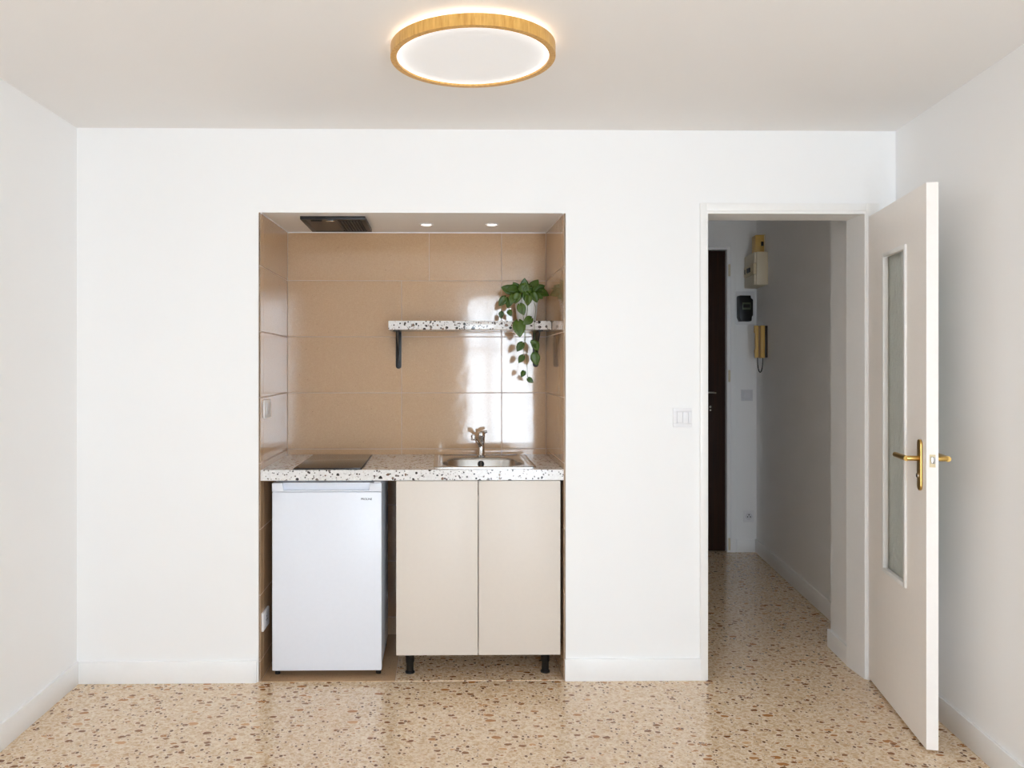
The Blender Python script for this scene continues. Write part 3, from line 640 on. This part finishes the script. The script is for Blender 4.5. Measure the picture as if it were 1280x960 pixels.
for u in (345.5, 472.5):
    for y in (fy + 0.06, fy + 0.42):
        x = py(u, 839, fy + 0.03).x; m = MB(); m.cyl((x, y, 0.0025), (x, y, rz0 + 0.006), 0.012, bev=0.001); m.build('foot', 'black', RF, True)

# ------------------------------------------------------------------ sink cabinet
cx0, cxm, cx1_ = py(495.3, 700).x, py(597.9, 700).x, py(700.5, 700).x; cz0 = py(600, 819).z; cz1 = KZ0 - 0.001
print('cab', cx0, cx1_, cz0, cz1)
CB = thing('sink_cabinet', 'cream two-door base cabinet under the sink', 'cabinet', ((cx0 + cx1_) / 2, 0.28, 0.0025))
m = MB(); th = 0.016; yb0, yb1 = 0.022, 0.58
m.box(cx0 + 0.001, cx0 + th, yb0, yb1, cz0 + 0.002, cz1); m.box(cx1_ - th, cx1_ - 0.001, yb0, yb1, cz0 + 0.002, cz1); m.box(cx0 + th, cx1_ - th, yb0, yb1, cz0 + 0.002, cz0 + 0.018); m.box(cx0 + th, cx1_ - th, yb1 - 0.005, yb1, cz0 + 0.018, cz1)
m.build('carcass', 'carcass', CB)
for x0, x1 in ((cx0, cxm - 0.0018), (cxm + 0.0018, cx1_)): box('door', 'cabinet', x0, x1, 0.001, 0.020, cz0, cz1 - 0.002, CB, 0.001)
for x in (py(512.5, 826, 0.1).x, py(681.5, 826, 0.1).x):
    for y in (0.10, 0.50):
        m = MB(); m.lathe([(0.022, 0.0025), (0.022, 0.008), (0.0165, 0.014), (0.0165, 0.05), (0.020, 0.055), (0.020, cz0 + 0.002)], x, y, 24); m.build('leg', 'black', CB, True)

# ------------------------------------------------------------------ switches and sockets
def plate_on_back(u0, u1, v0, v1, y, name, label, cat, rockers=1, mat='plastic', mat2='plastic', group=None):
    x0, z1 = pxy(u0, v0, y); x1, z0 = pxy(u1, v1, y)
    o = thing(name, label, cat, ((x0 + x1) / 2, y, (z0 + z1) / 2), group)
    w_ = x1 - x0; h_ = z1 - z0; k = 0.19
    m = MB(); m.box(x0, x1, y - 0.008, y, z0, z0 + h_ * k, 0.0015); m.box(x0, x1, y - 0.008, y, z1 - h_ * k, z1, 0.0015); m.box(x0, x0 + w_ * k, y - 0.008, y, z0 + h_ * k, z1 - h_ * k, 0.0015); m.box(x1 - w_ * k, x1, y - 0.008, y, z0 + h_ * k, z1 - h_ * k, 0.0015)
    m.box(x0 + 0.004, x1 - 0.004, y - 0.004, y, z0 + 0.004, z1 - 0.004); m.build('frame', mat, o, True)
    a_, b_ = x0 + w_ * k + 0.0008, x1 - w_ * k - 0.0008
    for i in range(rockers):
        c0 = a_ + (b_ - a_) * i / rockers; c1 = a_ + (b_ - a_) * (i + 1) / rockers
        m = MB(); m.box(c0 + 0.0002, c1 - 0.0004, y - 0.0095, y - 0.004, z0 + h_ * k + 0.0015, z1 - h_ * k - 0.0015, 0.0015); m.build('rocker', mat2, o, True)
    return o, (x0, x1, z0, z1)
plate_on_back(841, 864.5, 510, 533.7, 0.0, 'light_switch', 'white double rocker light switch on the wall beside the doorway', 'light switch', 2)
plate_on_back(926.3, 940.5, 487, 501, YF, 'light_switch', 'pale single light switch beside the dark entrance door', 'light switch', 1, 'greyplastic', 'greyplastic')
x0, z1 = pxy(929, 638, YF); x1, z0 = pxy(942.3, 652.5, YF)
o = thing('wall_socket', 'white power socket low beside the dark entrance door', 'socket', ((x0 + x1) / 2, YF, (z0 + z1) / 2))
box('frame', 'plastic', x0, x1, YF - 0.008, YF, z0, z1, o, 0.002)
cxs, czs = (x0 + x1) / 2, (z0 + z1) / 2
m = MB(); m.cyl((cxs, YF - 0.0078, czs), (cxs, YF - 0.0095, czs), 0.026); ins_ = m.build('insert', 'greyplastic', o, True)
m = MB(); [m.cyl((cxs + dx, YF - 0.009, czs + dz), (cxs + dx, YF - 0.0102, czs + dz), 0.0045) for dx, dz in ((-0.010, -0.003), (0.010, -0.003), (0, 0.012))]; m.build('pin_hole', 'black', ins_, True)
# on the recess's side wall beside the hob / fridge
def side_plate(name, label, cat, u0, v0, u1, v1, holes):
    def q(u, v):
        r = ray(u, v); return CP + r * ((NX0 - CP.x) / r.x)
    A = q(u0, v0); B = q(u1, v1); y0, y1 = A.y, B.y; zt_, zb_ = A.z, q(u0, v1).z
    print(name, y0, y1, zb_, zt_)
    yc, zc = (y0 + y1) / 2, (zt_ + zb_) / 2
    o = thing(name, label, cat, (NX0, yc, zc))
    h_ = (zt_ - zb_) / 2; w_ = (y1 - y0) / 2
    box('frame', 'plastic', NX0, NX0 + 0.009, yc - w_, yc + w_, zc - h_, zc + h_, o, 0.002)
    if holes:
        m = MB(); m.cyl((NX0 + 0.0088, yc, zc), (NX0 + 0.0105, yc, zc), min(w_, h_) * 0.62); i_ = m.build('insert', 'greyplastic', o, True)
        m = MB(); [m.cyl((NX0 + 0.010, yc + dy, zc + dz), (NX0 + 0.0112, yc + dy, zc + dz), 0.0045) for dy, dz in ((-0.010, -0.003), (0.010, -0.003), (0, 0.012))]; m.build('pin_hole', 'black', i_, True)
    else:
        box('rocker', 'greyplastic', NX0 + 0.0088, NX0 + 0.0115, yc - w_ * 0.45, yc + w_ * 0.45, zc - h_ * 0.6, zc + h_ * 0.6, o, 0.001)
side_plate('light_switch', 'white switch plate on the tiled side wall above the worktop', 'light switch', 328.6, 500.3, 336.2, 523, False)
side_plate('wall_socket', 'white power socket low on the tiled side wall beside the fridge', 'socket', 326.8, 766.8, 334.2, 790, True)

# ------------------------------------------------------------------ hall fittings
def onwall(u, v):                                # pixel -> point on the skewed right wall
    r = ray(u, v)
    t = (XR0 + SL * CP.y - CP.x) / (r.x - SL * r.y); return CP + r * t
TH = math.atan(SL)
def wall_thing(name, label, cat, p, group=None):
    """local frame on the hall wall: x = away from the viewer along the wall, y = out of the wall into the hall, z = up"""
    o = thing(name, label, cat, (p.x, p.y, 0), group); o.rotation_euler = (0, 0, math.pi / 2 - TH); return o
# distribution box
q = onwall(960, 330); zt_, zb_ = q.z + (330 - 314.3) * (q.y + D) / F, q.z - (356 - 330) * (q.y + D) / F
pd = 0.098; pw_ = 0.30
print('fuse', q, zt_, zb_)
o = wall_thing('fuse_box', 'cream plastic fuse box mounted on the hall wall above the black meter', 'fuse box', q)
box('body', 'ivory', 0, pw_, 0, pd - 0.02, zb_, zt_, o, 0.004, True)
h3 = (zt_ - zb_) / 3
box('cover', 'ivory', 0.002, pw_ - 0.002, pd - 0.019, pd - 0.003, zb_ + 2 * h3, zt_ - 0.002, o, 0.003, True)
box('cover', 'ivory', 0.002, pw_ - 0.002, pd - 0.019, pd - 0.003, zb_ + 0.002, zb_ + h3 - 0.002, o, 0.003, True)
rail = box('breaker_panel', 'cream', 0.004, pw_ - 0.004, pd - 0.019, pd, zb_ + h3, zb_ + 2 * h3 - 0.002, o, 0.002, True)
for i in range(5): box('breaker', 'black' if i != 3 else 'cream', 0.10 + i * 0.032, 0.126 + i * 0.032, pd, pd + 0.008, zb_ + h3 * 1.3, zb_ + h3 * 1.72, rail, 0.001, True)
# circuit breaker above it
q = onwall(956.5, 300); zt2, zb2 = q.z + (300 - 293.3) * (q.y + D) / F, zt_ + 0.002
o = wall_thing('main_breaker', 'small yellowed breaker box on top of the fuse box', 'breaker box', q)
box('body', 'yellowed', 0, 0.11, 0, 0.068, zb2, zt2, o, 0.005, True)
box('base_plate', 'ivory', -0.004, 0.116, 0, 0.008, zb2, zt2 + 0.004, o, 0.002, True)
box('button', 'black', -0.005, 0.001, 0.012, 0.030, zb2 + (zt2 - zb2) * 0.38, zb2 + (zt2 - zb2) * 0.62, o, 0.001, True)
# electricity meter
x0, z1 = pxy(919.3, 364.5, YF); x1, z0 = pxy(942.5, 406, YF); x1 = min(x1, xr(YF) - 0.004)
o = thing('electricity_meter', 'black electricity meter on a white board beside the entrance door', 'electricity meter', ((x0 + x1) / 2, YF, (z0 + z1) / 2))
box('backboard', 'plastic', x0, x1, YF - 0.014, YF, z0, z1, o, 0.003)
a0, b1 = pxy(923.5, 369.5, YF - 0.06); a1, b0 = pxy(940.5, 401.7, YF - 0.06)
m = MB(); c = 0.012; m.prism([(a0 + 0.004, b1), (a1 - 0.018, b1), (a1 - 0.014, b1 - 0.02), (a1, b1 - 0.03), (a1, b0 + 0.045), (a1 - 0.008, b0 + 0.035), (a1 - 0.01, b0 + 0.006), (a1 - 0.016, b0), (a0 + 0.012, b0), (a0 + 0.008, b0 + 0.012), (a0, b0 + 0.03), (a0, b1 - 0.01)], 'y', YF - 0.075, YF - 0.014, 0.003); mb = m.build('case', 'black', o, True)
m = MB(); xa, za = pxy(928, 378, YF - 0.075); xb, zb3 = pxy(938.5, 387, YF - 0.075)
m.box(xa, xb, YF - 0.077, YF - 0.0745, zb3, za, 0.001); m.build('display', 'screen', mb, True)
m = MB(); m.box(xa + 0.006, xb - 0.006, YF - 0.0785, YF - 0.0765, zb3 + 0.014, za - 0.014, 0.0005); m.build('display_window', 'black', mb)
# intercom handset
q = onwall(959.5, 430); k = (q.y + D) / F; zt_, zb_ = q.z + (430 - 406.5) * k, q.z - (447.5 - 430) * k
o = wall_thing('intercom_phone', 'yellowed intercom handset on the hall wall with a looped cord', 'intercom', q)
box('wall_base', 'darkwood', -0.002, 0.088, 0, 0.018, zb_ + 0.002, zt_ - 0.002, o, 0.003, True)
hb_ = box('base', 'yellowed', 0.0, 0.086, 0.018, 0.046, zb_, zt_, o, 0.004, True)
m = MB(); 
m.prism([(0.058, zt_), (0.058, zb_ + 0.004), (0.080, zb_), (0.084, zb_ + 0.05), (0.079, zb_ + 0.07), (0.079, zt_ - 0.06), (0.086, zt_ - 0.045), (0.086, zt_)], 'y', 0.0, 0.03, 0.003)
bmesh.ops.transform(m.bm, matrix=Matrix(((0, 1, 0, 0.016), (1, 0, 0, 0.0), (0, 0, 1, 0), (0, 0, 0, 1))), verts=m.bm.verts)
m.build('handset', 'yellowed', o, True, True)
m = MB(); pts = []
for i in range(25):
    t = i / 24; an = math.pi * t
    pts.append((0.03, 0.052 - 0.014 * math.cos(an) * 1.3 - 0.008, zb_ + 0.002 - 0.105 * math.sin(an) ** 0.8))
m.tube(pts, 0.0035, 8); m.build('cord', 'black', o, True, True)

# every object not top-level keeps its own plain name; the camera and portal are no things
print('objects', len(bpy.data.objects), 'tris', sum(sum(len(p.vertices) - 2 for p in o.data.polygons) for o in bpy.data.objects if o.type == 'MESH'))
